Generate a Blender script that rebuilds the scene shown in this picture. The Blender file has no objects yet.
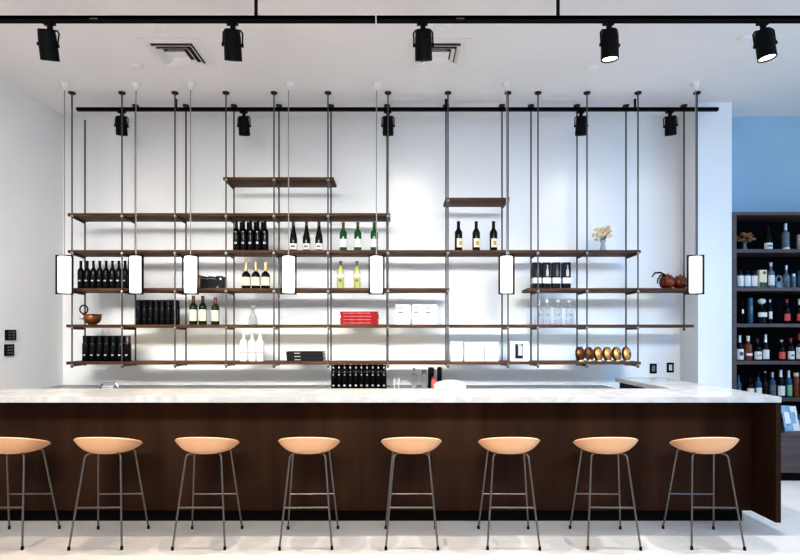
import bpy, bmesh, math, random
from mathutils import Vector, Matrix
random.seed(7)
PI = math.pi
sc = bpy.context.scene
C = sc.collection
F, CX, HY, EYE = 570.0, 398.0, 336.0, 1.48      # focal length in pixels, principal point, eye height
def X(px, d): return (px - CX) / F * d
def Z(py, d): return EYE + (HY - py) / F * d

# ------------------------------------------------------------------ materials
def mat(name, col, rough=.5, metal=0., noise=0., nscale=20., stretch=None, trans=0., emit=None, estr=0., coat=0., bump=0., ior=1.45, spec=.5):
    m = bpy.data.materials.new(name); m.use_nodes = True
    nt = m.node_tree; b = nt.nodes['Principled BSDF']
    b.inputs['Base Color'].default_value = (*col, 1)
    b.inputs['Roughness'].default_value = rough
    b.inputs['Metallic'].default_value = metal
    b.inputs['Transmission Weight'].default_value = trans
    b.inputs['IOR'].default_value = ior
    b.inputs['Coat Weight'].default_value = coat
    b.inputs['Specular IOR Level'].default_value = spec
    if emit:
        b.inputs['Emission Color'].default_value = (*emit, 1); b.inputs['Emission Strength'].default_value = estr
    tc = nt.nodes.new('ShaderNodeTexCoord'); mp = nt.nodes.new('ShaderNodeMapping')
    nz = nt.nodes.new('ShaderNodeTexNoise'); nz.inputs['Scale'].default_value = nscale; nz.inputs['Detail'].default_value = 5
    nt.links.new(tc.outputs['Object'], mp.inputs['Vector']); nt.links.new(mp.outputs['Vector'], nz.inputs['Vector'])
    if stretch: mp.inputs['Scale'].default_value = stretch
    if noise > 0:
        cr = nt.nodes.new('ShaderNodeValToRGB')
        lo = [max(0, c * (1 - noise)) for c in col]; hi = [min(1, c * (1 + noise)) for c in col]
        cr.color_ramp.elements[0].color = (*lo, 1); cr.color_ramp.elements[1].color = (*hi, 1)
        cr.color_ramp.elements[0].position = .3; cr.color_ramp.elements[1].position = .7
        nt.links.new(nz.outputs['Fac'], cr.inputs['Fac']); nt.links.new(cr.outputs['Color'], b.inputs['Base Color'])
    if bump > 0:
        bp = nt.nodes.new('ShaderNodeBump'); bp.inputs['Strength'].default_value = bump; bp.inputs['Distance'].default_value = .01
        nt.links.new(nz.outputs['Fac'], bp.inputs['Height']); nt.links.new(bp.outputs['Normal'], b.inputs['Normal'])
    return m

M = {}
M['wall'] = mat('wall_paint', (.86, .86, .86), .8, noise=.02, nscale=1.5)
M['alcove'] = mat('alcove_paint', (.38, .55, .70), .8, noise=.03, nscale=1.5)
M['ceiling'] = mat('ceiling_paint', (.87, .85, .85), .9, noise=.02, nscale=1.2)
M['floor'] = mat('pale_floor', (.86, .84, .80), .45, noise=.05, nscale=2.2, bump=.02)
M['wood'] = mat('walnut', (.088, .043, .024), .55, spec=.12, noise=.45, nscale=9, stretch=(.5, 6, 6))
M['panel'] = mat('dark_walnut_panel', (.037, .017, .0095), .5, spec=.1, noise=.35, nscale=4, stretch=(1.4, 1, .16))
M['kick'] = mat('toe_kick_black', (.008, .007, .0065), .7, noise=.1, spec=.04)
M['greywood'] = mat('grey_brown_wood', (.095, .066, .067), .5, noise=.25, nscale=8, stretch=(.4, 5, 6))
M['blackpanel'] = mat('black_panel', (.003, .003, .005), .7, noise=.1, spec=.1)
M['rod'] = mat('bronze_rod', (.10, .092, .087), .42, .55, noise=.1)
M['bracket'] = mat('bracket_dark', (.03, .025, .022), .45, .4, noise=.1)
M['clip'] = mat('clip_steel', (.30, .28, .265), .35, .8, noise=.05)
M['black'] = mat('black_metal', (.004, .004, .005), .5, noise=.1, spec=.15)
M['steel'] = mat('brushed_steel', (.19, .175, .165), .34, .8, noise=.08)
M['chrome'] = mat('chrome', (.75, .75, .77), .12, 1., noise=.02)
M['white'] = mat('white_plastic', (.82, .81, .80), .5, noise=.02)
M['shade'] = mat('lit_shade', (.95, .95, .93), .6, noise=.01, emit=(1, .97, .93), estr=1.6)
M['lens'] = mat('lamp_lens', (1, 1, 1), .4, emit=(1, .98, .95), estr=9)
M['lensoff'] = mat('lamp_lens_warm', (.9, .9, .85), .4, emit=(1, .95, .88), estr=5)
M['shell'] = mat('peach_shell', (.82, .475, .28), .5, noise=.03, nscale=3)
M['cord'] = mat('grey_cord', (.33, .32, .31), .5, noise=.03)
M['blk_glass'] = mat('black_glass', (.003, .0035, .004), .22, noise=.1, spec=.22)
M['dark_glass'] = mat('dark_brown_glass', (.008, .004, .003), .16, noise=.1, spec=.3)
M['olive_glass'] = mat('olive_glass', (.010, .022, .006), .14, noise=.1, spec=.35)
M['green_glass'] = mat('green_glass', (.004, .085, .014), .1, noise=.2, nscale=30)
M['yellow_glass'] = mat('yellow_green_glass', (.46, .48, .15), .1, noise=.1, nscale=15)
M['frost'] = mat('frosted_white_glass', (.86, .87, .86), .25, noise=.02)
M['clear'] = mat('clear_glass', (.97, .98, .98), .03, trans=1., ior=1.3)
M['cool_glass'] = mat('pale_blue_glass', (.20, .28, .34), .08, noise=.3, trans=.35)
M['blue_glass'] = mat('blue_glass', (.02, .10, .20), .12, noise=.15)
M['amber'] = mat('amber_glass', (.18, .05, .025), .12, noise=.2)
M['label'] = mat('label_white', (.82, .81, .77), .6, noise=.04, nscale=60)
M['cream'] = mat('label_cream', (.82, .73, .52), .6, noise=.06, nscale=60)
M['redlabel'] = mat('label_red', (.75, .11, .10), .5, noise=.08, nscale=60)
M['print'] = mat('print_ink', (.14, .13, .13), .6, noise=.2)
M['emblem'] = mat('emblem_ochre', (.5, .3, .12), .6, noise=.2)
M['ink_glint'] = mat('print_glint_grey', (.45, .46, .48), .6, noise=.1)
M['gold'] = mat('gold_foil', (.62, .45, .2), .35, .6, noise=.1)
M['brownfoil'] = mat('brown_foil', (.06, .025, .02), .35, noise=.1)
M['redbrown'] = mat('red_brown_cap', (.10, .02, .015), .35, noise=.1)
M['silver'] = mat('silver_foil', (.62, .63, .65), .3, .6, noise=.05)
M['red'] = mat('red_book', (.30, .002, .007), .5, spec=.2, noise=.08)
M['redcap'] = mat('red_wax', (.35, .02, .02), .4, noise=.1)
M['blackbook'] = mat('black_book', (.006, .006, .008), .5, noise=.1, spec=.2)
M['pages'] = mat('book_pages', (.7, .66, .6), .8, noise=.06)
M['orange'] = mat('orange_book', (.5, .2, .06), .5, noise=.1)
M['whitebox'] = mat('white_carton', (.68, .68, .68), .5, noise=.015)
M['copper'] = mat('copper', (.70, .38, .13), .35, .5, noise=.25, nscale=25)
M['bronze'] = mat('dark_bronze', (.07, .03, .012), .35, .5, noise=.3, nscale=25)
M['oldcopper'] = mat('aged_copper', (.26, .10, .035), .3, .7, noise=.6, nscale=18)
M['gourd'] = mat('dark_red_gourd', (.13, .022, .007), .3, noise=.95, nscale=16)
M['petal'] = mat('apricot_petal', (.85, .62, .38), .6, noise=.35, nscale=30)
M['petal_dark'] = mat('dried_petal', (.42, .2, .09), .6, noise=.4, nscale=40)
M['stem'] = mat('green_stem', (.10, .12, .04), .6, noise=.2)
M['greytop'] = mat('grey_counter', (.30, .30, .30), .5, noise=.1)
M['vase_glass'] = mat('pale_vase_glass', (.55, .60, .62), .1, noise=.1, trans=.3)
M['pinkline'] = mat('pale_red_highlight', (.62, .12, .12), .5, noise=.5, nscale=30)
M['cloth'] = mat('white_cloth', (.85, .85, .84), .8, noise=.02, bump=.2, nscale=12)
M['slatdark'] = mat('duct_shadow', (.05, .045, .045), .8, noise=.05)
M['greenpatch'] = mat('label_green', (.25, .5, .22), .5, noise=.1)
M['bluepaper'] = mat('blue_print', (.25, .42, .62), .6, noise=.5, nscale=22)
def marble():
    m = mat('white_marble', (.82, .81, .80), .22)
    nt = m.node_tree; b = nt.nodes['Principled BSDF']
    tc = nt.nodes.new('ShaderNodeTexCoord')
    n1 = nt.nodes.new('ShaderNodeTexNoise'); n1.inputs['Scale'].default_value = 2.2; n1.inputs['Detail'].default_value = 8; n1.inputs['Distortion'].default_value = 1.6
    cr = nt.nodes.new('ShaderNodeValToRGB'); e = cr.color_ramp.elements
    e[0].position = .40; e[0].color = (.59, .588, .58, 1); e[1].position = .6; e[1].color = (.59, .588, .58, 1)
    v = cr.color_ramp.elements.new(.5); v.color = (.49, .487, .48, 1)
    nt.links.new(tc.outputs['Object'], n1.inputs['Vector']); nt.links.new(n1.outputs['Fac'], cr.inputs['Fac']); nt.links.new(cr.outputs['Color'], b.inputs['Base Color'])
    return m
M['marble'] = marble()

# ------------------------------------------------------------------ mesh helpers
def box(bm, x0, x1, y0, y1, z0, z1, mx=None):
    vs = [bm.verts.new((x, y, z)) for x in (x0, x1) for y in (y0, y1) for z in (z0, z1)]
    if mx is not None:
        for v in vs: v.co = mx @ v.co
    for q in ((0, 1, 3, 2), (4, 6, 7, 5), (0, 4, 5, 1), (2, 3, 7, 6), (0, 2, 6, 4), (1, 5, 7, 3)):
        bm.faces.new([vs[i] for i in q])
    return vs
def tube(bm, pts, r, n=10, cap=True):
    pts = [Vector(p) for p in pts]; rings = []
    rs = r if isinstance(r, (list, tuple)) else [r] * len(pts)
    ref = None
    for i, p in enumerate(pts):
        t = (pts[min(i + 1, len(pts) - 1)] - pts[max(i - 1, 0)]).normalized()
        if ref is None:
            ref = Vector((1, 0, 0)) if abs(t.x) < .8 else Vector((0, 1, 0))
        u = (ref - t * ref.dot(t)).normalized(); w = t.cross(u); ref = u
        rings.append([bm.verts.new(p + (u * math.cos(2 * PI * k / n) + w * math.sin(2 * PI * k / n)) * rs[i]) for k in range(n)])
    for a, b in zip(rings, rings[1:]):
        for k in range(n): bm.faces.new((a[k], a[(k + 1) % n], b[(k + 1) % n], b[k]))
    if cap:
        bm.faces.new(rings[0][::-1]); bm.faces.new(rings[-1])
def lathe(bm, prof, n=20, mx=None, a0=0, a1=2 * PI, rib=0, ribn=0):
    full = abs(a1 - a0 - 2 * PI) < 1e-6
    cols = n if full else n + 1
    rows = []
    for (r, z) in prof:
        if r < 1e-6:
            rows.append([bm.verts.new((0, 0, z))])
        else:
            row = []
            for k in range(cols):
                a = a0 + (a1 - a0) * k / n
                rr = r * (1 + rib * (abs(math.cos(a * ribn / 2)) - .6)) if rib else r
                row.append(bm.verts.new((rr * math.cos(a), rr * math.sin(a), z)))
            rows.append(row)
    for a, b in zip(rows, rows[1:]):
        m = cols if full else cols - 1
        for k in range(m):
            k2 = (k + 1) % cols
            if len(a) == 1 and len(b) == 1: continue
            if len(a) == 1: bm.faces.new((a[0], b[k2], b[k]))
            elif len(b) == 1: bm.faces.new((a[k], a[k2], b[0]))
            else: bm.faces.new((a[k], a[k2], b[k2], b[k]))
    if mx is not None:
        for row in rows:
            for v in row: v.co = mx @ v.co
def finish(name, bm, m, smooth=True, bevel=0, ang=40):
    if bevel:
        bmesh.ops.bevel(bm, geom=list(bm.edges), offset=bevel, segments=2, profile=.6, affect='EDGES')
    bmesh.ops.recalc_face_normals(bm, faces=list(bm.faces))
    me = bpy.data.meshes.new(name); bm.to_mesh(me); bm.free()
    me.materials.append(m)
    if smooth:
        for p in me.polygons: p.use_smooth = True
        try: me.set_sharp_from_angle(angle=math.radians(ang))
        except Exception: pass
    return me
def link(name, me, parent=None, loc=(0, 0, 0), rot=(0, 0, 0)):
    o = bpy.data.objects.new(name, me); C.objects.link(o)
    o.location = loc; o.rotation_euler = rot
    if parent is not None: o.parent = parent
    return o
def obj(name, bm, m, parent=None, loc=(0, 0, 0), rot=(0, 0, 0), **k):
    return link(name, finish(name, bm, m, **k), parent, loc, rot)
def tag(o, label, cat, group=None):
    o['label'] = label; o['category'] = cat
    if group: o['group'] = group
    return o
def thing(name, label, cat, loc=(0, 0, 0), rot=(0, 0, 0), group=None):
    o = bpy.data.objects.new(name, None); C.objects.link(o); o.location = loc; o.rotation_euler = rot
    o.empty_display_size = .1
    return tag(o, label, cat, group)
def struct(name, m, *boxes, bevel=0):
    bm = bmesh.new()
    for b in boxes: box(bm, *b)
    o = obj(name, bm, m, smooth=False, bevel=bevel); o['kind'] = 'structure'; return o
def bx(name, b, m, parent=None, bevel=0, loc=(0, 0, 0), rot=(0, 0, 0), label=None):
    bm = bmesh.new(); box(bm, *b)
    o = obj(name, bm, m, parent, loc, rot, smooth=bevel > 0, bevel=bevel)
    if label: o['label'] = label
    return o
def copy_tree(o, parent=None):
    c = o.copy(); C.objects.link(c)
    if parent is not None: c.parent = parent
    for ch in list(o.children): copy_tree(ch, c)
    return c
ORD = ['first', 'second', 'third', 'fourth', 'fifth', 'sixth', 'seventh', 'eighth', 'ninth', 'tenth', 'eleventh', 'twelfth', 'thirteenth']

# ------------------------------------------------------------------ the setting
WD = 6.65        # back wall
CE = 4.04        # ceiling
LW = -3.91       # wall with the switches
PX0, PX1, PD = 3.29, 3.66, 6.25
struct('floor', M['floor'], (LW - .1, 7.2, -1.5, 7.2, -.1, 0))
struct('ceiling', M['ceiling'], (LW - .1, 7.2, -1.5, 7.2, CE, CE + .1))
struct('wall_back', M['wall'], (LW - .1, PX0 + .1, WD, WD + .12, 0, CE))
struct('wall_left', M['wall'], (LW - .1, LW, -1.5, WD, 0, CE))
struct('pillar', M['wall'], (PX0, PX1, PD, WD + .12, 0, CE))
struct('wall_alcove', M['alcove'], (PX1 - .05, 7.2, WD + .0, WD + .12, 0, CE))
struct('wall_right', M['wall'], (7.0, 7.1, -1.5, WD, 0, CE))

# ------------------------------------------------------------------ the bar
CZ = 1.03; CT = .043
YF, YB = 4.22, 4.886
bm = bmesh.new()
# one L-shaped slab
out = [(LW + .005, YF), (2.84, YF), (2.84, 6.15), (2.345, 6.15), (2.345, YB), (LW + .005, YB)]
lo = [bm.verts.new((x, y, CZ - CT)) for x, y in out]; hi = [bm.verts.new((x, y, CZ)) for x, y in out]
bm.faces.new(lo[::-1]); bm.faces.new(hi)
for i in range(len(out)):
    j = (i + 1) % len(out); bm.faces.new((lo[i], lo[j], hi[j], hi[i]))
bmesh.ops.remove_doubles(bm, verts=bm.verts, dist=.0005)
tag(obj('marble_countertop', bm, M['marble'], smooth=False), 'long white marble countertop turning back toward the pillar', 'countertop')
bar = thing('bar_counter', 'dark walnut bar front with black toe kick behind the stools', 'bar counter', (0, 4.52, 0))
def W(b): return (b[0], b[1], b[2] - 4.52, b[3] - 4.52, b[4], b[5])
bx('front_panel', W((LW + .005, 2.80, 4.52, 4.55, .096, CZ - CT)), M['panel'], bar)
bx('end_panel', W((2.80, 2.838, YF + .004, 4.886, .096, CZ - CT)), M['panel'], bar)
bx('toe_kick', W((LW + .005, 2.755, 4.565, 4.60, 0, .096)), M['kick'], bar)
bx('cabinet_body', W((LW + .005, 2.755, 4.60, 4.84, 0, CZ - CT)), M['panel'], bar)
ret = thing('return_cabinet', 'dark walnut base under the marble return by the pillar', 'cabinet', (2.6, 5.8, 0))
bx('side_panel', (2.38 - 2.6, 2.41 - 2.6, 4.89 - 5.8, 6.12 - 5.8, 0, CZ - CT), M['panel'], ret)
bx('cabinet_body', (2.41 - 2.6, 2.80 - 2.6, 4.89 - 5.8, 6.12 - 5.8, 0, CZ - CT), M['panel'], ret)
bc = thing('back_counter', 'low back bar counter under the shelves against the wall', 'counter', (0, 6.3, 0))
bx('counter_top', (LW + .005, 2.375, 5.92 - 6.3, 6.645 - 6.3, .88, .91), M['greytop'], bc)
bx('cabinet_body', (LW + .005, 2.375, 5.96 - 6.3, 6.645 - 6.3, 0, .88), M['panel'], bc)
BZ = .91

# ------------------------------------------------------------------ shelves and rods
FD, RD = 5.99, 6.325              # depth of the two rows of rods
SF, SR = 6.004, 6.311             # shelf front and back edges
ST = .031
S1, S2B, S2, S3, S4, S5, S6 = 3.154, 2.938, 2.775, 2.386, 1.985, 1.601, 1.21
FRONT = [72, 122, 175, 226, 274, 328, 388, 448, 508, 538, 587, 638, 697]
REAR = [85, 135.5, 186, 234, 279, 331, 387, 446, 502, 531, 577, 626, 684]
bmr = None
def rod(px, d, z0, label, grp, rad, top=CE):
    x = X(px, d)
    t = thing('hanging_rod', label, 'rod', (x, d, z0), group=grp)
    b = bmesh.new(); tube(b, [(0, 0, 0), (0, 0, top - z0)], rad, 12); obj('tube', b, M['rod'], t)
    b = bmesh.new()
    if top == CE:
        lathe(b, [(0, CE - z0 - .022), (.026, CE - z0 - .02), (.036, CE - z0 - .012), (.036, CE - z0), (0, CE - z0)], 20); obj('ceiling_flange', b, M['bracket'], t)
    else: b.free()
    b = bmesh.new(); lathe(b, [(0, -.012), (rad * 1.7, -.012), (rad * 1.7, .014), (0, .014)], 12); obj('end_cap', b, M['rod'], t)
    return t
def shelf(name, z, pl, pr, label, bolts):
    xl, xr = X(pl, SF), X(pr, SF)
    xc = (xl + xr) / 2
    t = thing(name, label, 'shelf', (xc, (SF + SR) / 2, z - ST))
    bx('board', (xl - xc, xr - xc, SF - (SF + SR) / 2, SR - (SF + SR) / 2, 0, ST), M['wood'], t, bevel=.003)
    yc = (SF + SR) / 2
    for i in bolts:
        xf, xb = X(FRONT[i], FD) - xc, X(REAR[i], RD) - xc
        b = bmesh.new()
        tube(b, [(xf, FD - yc + .012, -.011), (xb, RD - yc - .012, -.011)], .011, 8)
        obj('bracket', b, M['bracket'], t)
        b = bmesh.new()
        lathe(b, [(.0115, -.014), (.017, -.014), (.017, .006), (.0115, .006)], 12, Matrix.Translation((xf, FD - yc, 0)))
        obj('clip', b, M['clip'], t)
    return t
shelf('wall_shelf', S1, 223, 333.5, 'short high walnut shelf, topmost of the hanging shelves', [3, 4, 5])
shelf('wall_shelf', S2B, 445.5, 509.5, 'shortest walnut shelf, above three dark bottles with cream labels', [7, 8])
shelf('wall_shelf', S2, 67.5, 390, 'long walnut shelf with nothing on it, under the topmost shelf', range(0, 7))
shelf('wall_shelf', S3, 67.5, 641, 'long walnut shelf carrying green bottles and a flower vase', range(0, 12))
shelf('wall_shelf', S4, 69, 449.5, 'walnut shelf carrying small books and two pale yellow bottles', range(0, 8))
shelf('wall_shelf', S4, 528, 699, 'walnut shelf carrying four black boxes and two dark red gourds', [9, 10, 11, 12])
shelf('wall_shelf', S5, 66, 694, 'longest walnut shelf, carrying red books and white cartons', range(0, 12))
shelf('wall_shelf', S6, 66, 641, 'lowest long walnut shelf, carrying copper bowls and black books', range(0, 12))
for i, px in enumerate(FRONT):
    rod(px, FD, 1.925 if i == 12 else S6 - .052, f'{ORD[i]} front hanging rod from the light-switch wall', 'front row of hanging rods', .0078)
for i, px in enumerate(REAR):
    rod(px, RD, S5 - .05 if i == 12 else S6 - .045, f'{ORD[i]} rear hanging rod from the light-switch wall', 'rear row of hanging rods', .0088, Z(120, RD) if i == 0 else CE)

# ------------------------------------------------------------------ pendants
PDD = 5.77
pend = [(64.5, .25, 'in front of the shelf end by the switch wall'), (136, -.2, 'beside the row of black bottles'), (190.5, .3, 'beside the small orange book'),
        (288.5, .25, 'beside three gold-necked bottles'), (376.5, .1, 'beside two pale yellow bottles'), (506.5, .0, 'above the carton with a black bottle silhouette'), (695.5, -.15, 'nearest the pillar')]
proto = None
for (px, rz, ls) in pend:
    lab = 'white cylinder pendant lamp in a thin black frame ' + ls
    lab = ' '.join(lab.split()[:16])
    zt, zb = Z(255.5, PDD), Z(294, PDD); h = zt - zb
    if proto is None:
        t = thing('pendant_lamp', lab, 'pendant lamp', (X(px, PDD), PDD, zb), (0, 0, rz), 'pendant lamps in front of the shelves')
        b = bmesh.new(); lathe(b, [(0, .012), (.056, .012), (.059, .03), (.059, h - .025), (.056, h - .012), (0, h - .012)], 28); obj('lamp_shade', b, M['shade'], t)
        b = bmesh.new()
        w = .074
        for s in (-1, 1): box(b, s * w - .006, s * w + .006, -.012, .012, 0, h)
        box(b, -w - .006, w + .006, -.012, .012, h - .007, h + .005); box(b, -w - .006, w + .006, -.012, .012, -.004, .007)
        obj('frame', b, M['black'], t, smooth=False)
        b = bmesh.new(); tube(b, [(0, 0, h), (0, 0, CE - zb)], .0055, 8); obj('cord', b, M['cord'], t)
        b = bmesh.new(); lathe(b, [(.012, CE - zb - .075), (.016, CE - zb - .07), (.045, CE - zb - .012), (.047, CE - zb), (0, CE - zb)], 20); obj('ceiling_canopy', b, M['white'], t)
        proto = t
    else:
        t = copy_tree(proto); t.location = (X(px, PDD), PDD, zb); t.rotation_euler = (0, 0, rz); t['label'] = lab

# ------------------------------------------------------------------ lighting tracks and spot heads
TD, TZ = 4.2, 3.792               # near track (bottom z)
RTD = 6.16
def track(name, x0, x1, y, z, h, label, stems, joints):
    t = thing(name, label, 'lighting track', ((x0 + x1) / 2, y, z)); xc = (x0 + x1) / 2
    b = bmesh.new()
    # channel profile with a slot underneath
    for q in ((-.018, -.008), (.008, .018)): box(b, x0 - xc, x1 - xc, q[0], q[1], 0, h)
    box(b, x0 - xc, x1 - xc, -.018, .018, h * .4, h)
    obj('rail', b, M['black'], t, smooth=False)
    for sx in stems:
        b = bmesh.new(); tube(b, [(sx - xc, 0, h), (sx - xc, 0, CE - z)], .013, 10); obj('stem', b, M['black'], t)
    for jx in joints:
        bx('coupler', (jx - xc - .03, jx - xc + .03, -.0195, .0195, .012, .022), M['steel'], t)
    return t
xs = X(376, TD)
track('lighting_track', LW + .02, xs - .005, TD, TZ, .04, 'near black lighting track, length reaching the light-switch wall', [X(256, TD)], [X(95, TD)])
track('lighting_track', xs + .005, 4.6, TD, TZ, .04, 'near black lighting track, length running toward the pillar side', [X(558, TD)], [X(460, TD)])
track('lighting_track', X(77, RTD), X(718, RTD), RTD, Z(111, RTD), .034, 'black lighting track at the ceiling above the shelves', [X(176, RTD), X(446, RTD), X(635, RTD)], [])
def spot(px, d, zt, tilt, lean, yaw, label, grp, energy, size, scale=1., lens='lens', aim=None, col=(1, .95, .88)):
    x = X(px, d)
    t = thing('track_spotlight', label, 'spotlight', (x, d, zt), group=grp)
    s = scale
    b = bmesh.new(); box(b, -.045, .035, -.016, .016, -.022, 0); lathe(b, [(0, -.06), (.016, -.06), (.02, -.05), (.02, -.02), (0, -.02)], 12); obj('adapter', b, M['black'], t, smooth=False)
    Rm = Matrix.Translation((0, 0, -.07)) @ Matrix.Rotation(yaw, 4, 'Z') @ Matrix.Rotation(lean, 4, 'Y') @ Matrix.Rotation(tilt, 4, 'X')
    # yoke: inverted U around the drum
    b = bmesh.new(); R = .064 * s
    pts = [(-R - .006, 0, -.10), (-R - .006, 0, -.02), (-R + .01, 0, 0), (R - .01, 0, 0), (R + .006, 0, -.02), (R + .006, 0, -.10)]
    for p, q in zip(pts, pts[1:]): tube(b, [Matrix.Translation((0, 0, -.06)) @ Matrix.Rotation(yaw, 4, 'Z') @ Matrix.Rotation(lean, 4, 'Y') @ Vector(p) for p in (p, q)], .006, 6)
    obj('yoke', b, M['black'], t)
    ctr = Matrix.Translation((0, 0, -.155)) if abs(tilt) > 0 else Matrix.Translation((0, 0, -.155))
    Rm = Matrix.Translation((0, 0, -.06)) @ Matrix.Rotation(yaw, 4, 'Z') @ Matrix.Rotation(lean, 4, 'Y') @ Matrix.Translation((0, 0, -.11 * s)) @ Matrix.Rotation(tilt, 4, 'X')
    L = .105 * s
    b = bmesh.new(); lathe(b, [(0, L * .98), (R * .8, L * .98), (R * .9, L * .9), (R * .96, L * .4), (R, -L), (R * .88, -L), (R * .86, -L + .02), (0, -L + .02)], 26, Rm); obj('lamp_housing', b, M['black'], t)
    b = bmesh.new(); lathe(b, [(0, -L + .012), (R * .86, -L + .012), (R * .86, -L + .016), (0, -L + .016)], 26, Rm); obj('lens', b, M[lens], t)
    b = bmesh.new()
    for sg in (-1, 1):
        tube(b, [Rm @ Vector((sg * R * .9, 0, 0)), Rm @ Vector((sg * (R + .014), 0, 0))], .014, 8)
    obj('knob', b, M['black'], t)
    ld = bpy.data.lights.new('spot_beam', 'SPOT'); ld.energy = energy; ld.spot_size = size; ld.spot_blend = .45 if energy > 50 else 1.; ld.shadow_soft_size = .03; ld.color = col
    lo_ = bpy.data.objects.new('spot_beam', ld); C.objects.link(lo_)
    p = Vector((x, d, zt)) + Rm @ Vector((0, 0, -L - .02))
    dirv = (Rm.to_3x3() @ Vector((0, 0, -1))) if aim is None else (Vector(aim) - p)
    lo_.location = p; lo_.rotation_euler = dirv.to_track_quat('-Z', 'Y').to_euler()
    return t
near = [(50, .42, .12, .0, 'above the stool nearest the light-switch wall'), (233, .38, .02, .1, 'between the two ceiling vents'),
        (423, .36, -.03, 0, 'overlapping the ceiling vent nearer the pillar'), (609, .06, -.05, .2, 'second from the pillar side, lens glowing'), (763, -.02, -.13, -.2, 'beyond the bar end, lens glowing')]
NE = [128, 150, 135, 145, 145]
NC = [(1, .81, .62), (1, .85, .68), (1, .88, .75), (1, .95, .93), (.97, .98, 1)]
for i, (px, ti, le, ya, ls) in enumerate(near):
    spot(px, TD, TZ + .002, ti, le, ya, 'black track spotlight on the near track ' + ls, 'spotlights on the near track', NE[i], 1.7, lens='lens', col=NC[i], aim=(X(px, TD) + [.1, .05, 0, -.05, -.3][i], 4.2, 0))
rear = [(122, 'first'), (244, 'second'), (388, 'third'), (581, 'fourth'), (670, 'fifth')]
for i, (px, o_) in enumerate(rear):
    tx = X(px, RTD) + [.25, .35, .3, .05, -.05][i]
    spot(px, RTD, Z(111, RTD) + .001, .22, [.05, 0, 0, 0, -.05][i], [.1, 0, 0, -.1, -.3][i], f'{o_} black spotlight from the switch wall on the track above the shelves', 'spotlights above the shelves',
         [4.5, 3.5, 9, 7, 3][i], 1.5, .93, 'lensoff', (tx, WD, 2.5))

# ------------------------------------------------------------------ ceiling fittings
def vent(xc, yc, label):
    t = thing('ceiling_vent', label, 'air vent', (xc, yc, CE), group='square ceiling vents')
    h = .265
    b = bmesh.new()
    for q in ((-h, h, -h, -h + .035), (-h, h, h - .035, h), (-h, -h + .035, -h + .035, h - .035), (h - .035, h, -h + .035, h - .035)): box(b, q[0], q[1], q[2], q[3], -.008, -.001)
    obj('frame', b, M['ceiling'], t, smooth=False)
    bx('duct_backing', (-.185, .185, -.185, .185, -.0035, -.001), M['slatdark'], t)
    b = bmesh.new()
    for q in ((-h + .03, h - .03, -h + .03, -.185), (-h + .03, h - .03, .185, h - .03), (-h + .03, -.185, -.185, .185), (.185, h - .03, -.185, .185), (-.07, .07, -.07, .07)): box(b, q[0], q[1], q[2], q[3], -.006, -.001)
    obj('face_plate', b, M['ceiling'], t, smooth=False)
    b = bmesh.new()
    for k in range(3):
        o_, i_ = .185 - .046 * k, .185 - .046 * k - .030
        zo, zi = -.034, -.006
        oc = [(-o_, -o_), (o_, -o_), (o_, o_), (-o_, o_)]; ic = [(-i_, -i_), (i_, -i_), (i_, i_), (-i_, i_)]
        vo = [b.verts.new((x, y, zo)) for x, y in oc]; vi = [b.verts.new((x, y, zi)) for x, y in ic]
        for j in range(4): b.faces.new((vo[j], vo[(j + 1) % 4], vi[(j + 1) % 4], vi[j]))
    obj('louvre', b, M['ceiling'], t, smooth=False)
vent(-1.985, 5.16, 'square white ceiling vent nearer the light-switch wall')
vent(.365, 5.16, 'square white ceiling vent behind a track spotlight')
for px, d, r, ls in ((161, 4.75, .055, 'in front of the vent nearer the switch wall'), (137, 5.4, .06, 'behind the vent nearer the switch wall'), (440, 4.75, .055, 'in front of the vent behind the spotlight'),
                  (423, 5.4, .05, 'behind the vent behind the spotlight'), (591, 5.45, .07, 'between the near track and the pillar rods'), (745, 4.9, .06, 'beside the spotlight beyond the bar end'), (660, 6.45, .05, 'above the spotlight nearest the pillar')):
    b = bmesh.new(); lathe(b, [(0, -.02), (r * .75, -.018), (r * .95, -.01), (r, 0), (0, 0)], 28)
    tag(obj('ceiling_cover', b, M['ceiling'], loc=(X(px, d), d, CE - .0005)), 'round white ceiling cover plate ' + ls, 'ceiling cover', 'round ceiling cover plates')

# ------------------------------------------------------------------ wall plates
def plate_left(y, z, w, h, label, rows):
    t = thing('wall_control', label, 'switch', (LW, y, z))
    bx('plate', (0, .018, -w / 2, w / 2, -h / 2, h / 2), M['black'], t, bevel=.004)
    for i in range(rows):
        for j in (0, 1):
            zz = h * (.26 - .52 * i / max(1, rows - 1)); yy = w * (-.2 + .36 * j)
            bx('button', (.018, .022, yy - w * .12, yy + w * .12, zz - h * .07, zz + h * .07), M['steel'], t)
plate_left(5.74, Z(335, 5.74), .15, .105, 'upper black control panel on the side wall above the counter', 3)
plate_left(5.72, Z(350, 5.72), .13, .115, 'lower black switch plate on the side wall above the counter', 3)
def outlet(px, py, insert, label):
    t = thing('wall_outlet', label, 'outlet', (X(px, WD), WD, Z(py, WD)))
    bx('plate', (-.04, .04, -.012, 0, -.058, .058), M['black'], t, bevel=.003)
    bx('insert', (-.018, .018, -.016, -.012, -.034, .034), M[insert], t)
outlet(653, 368.5, 'steel', 'black wall outlet nearest the copper bowls above the marble return')
outlet(670, 367.5, 'whitebox', 'black wall plate with white switch beside the pillar')

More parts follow.
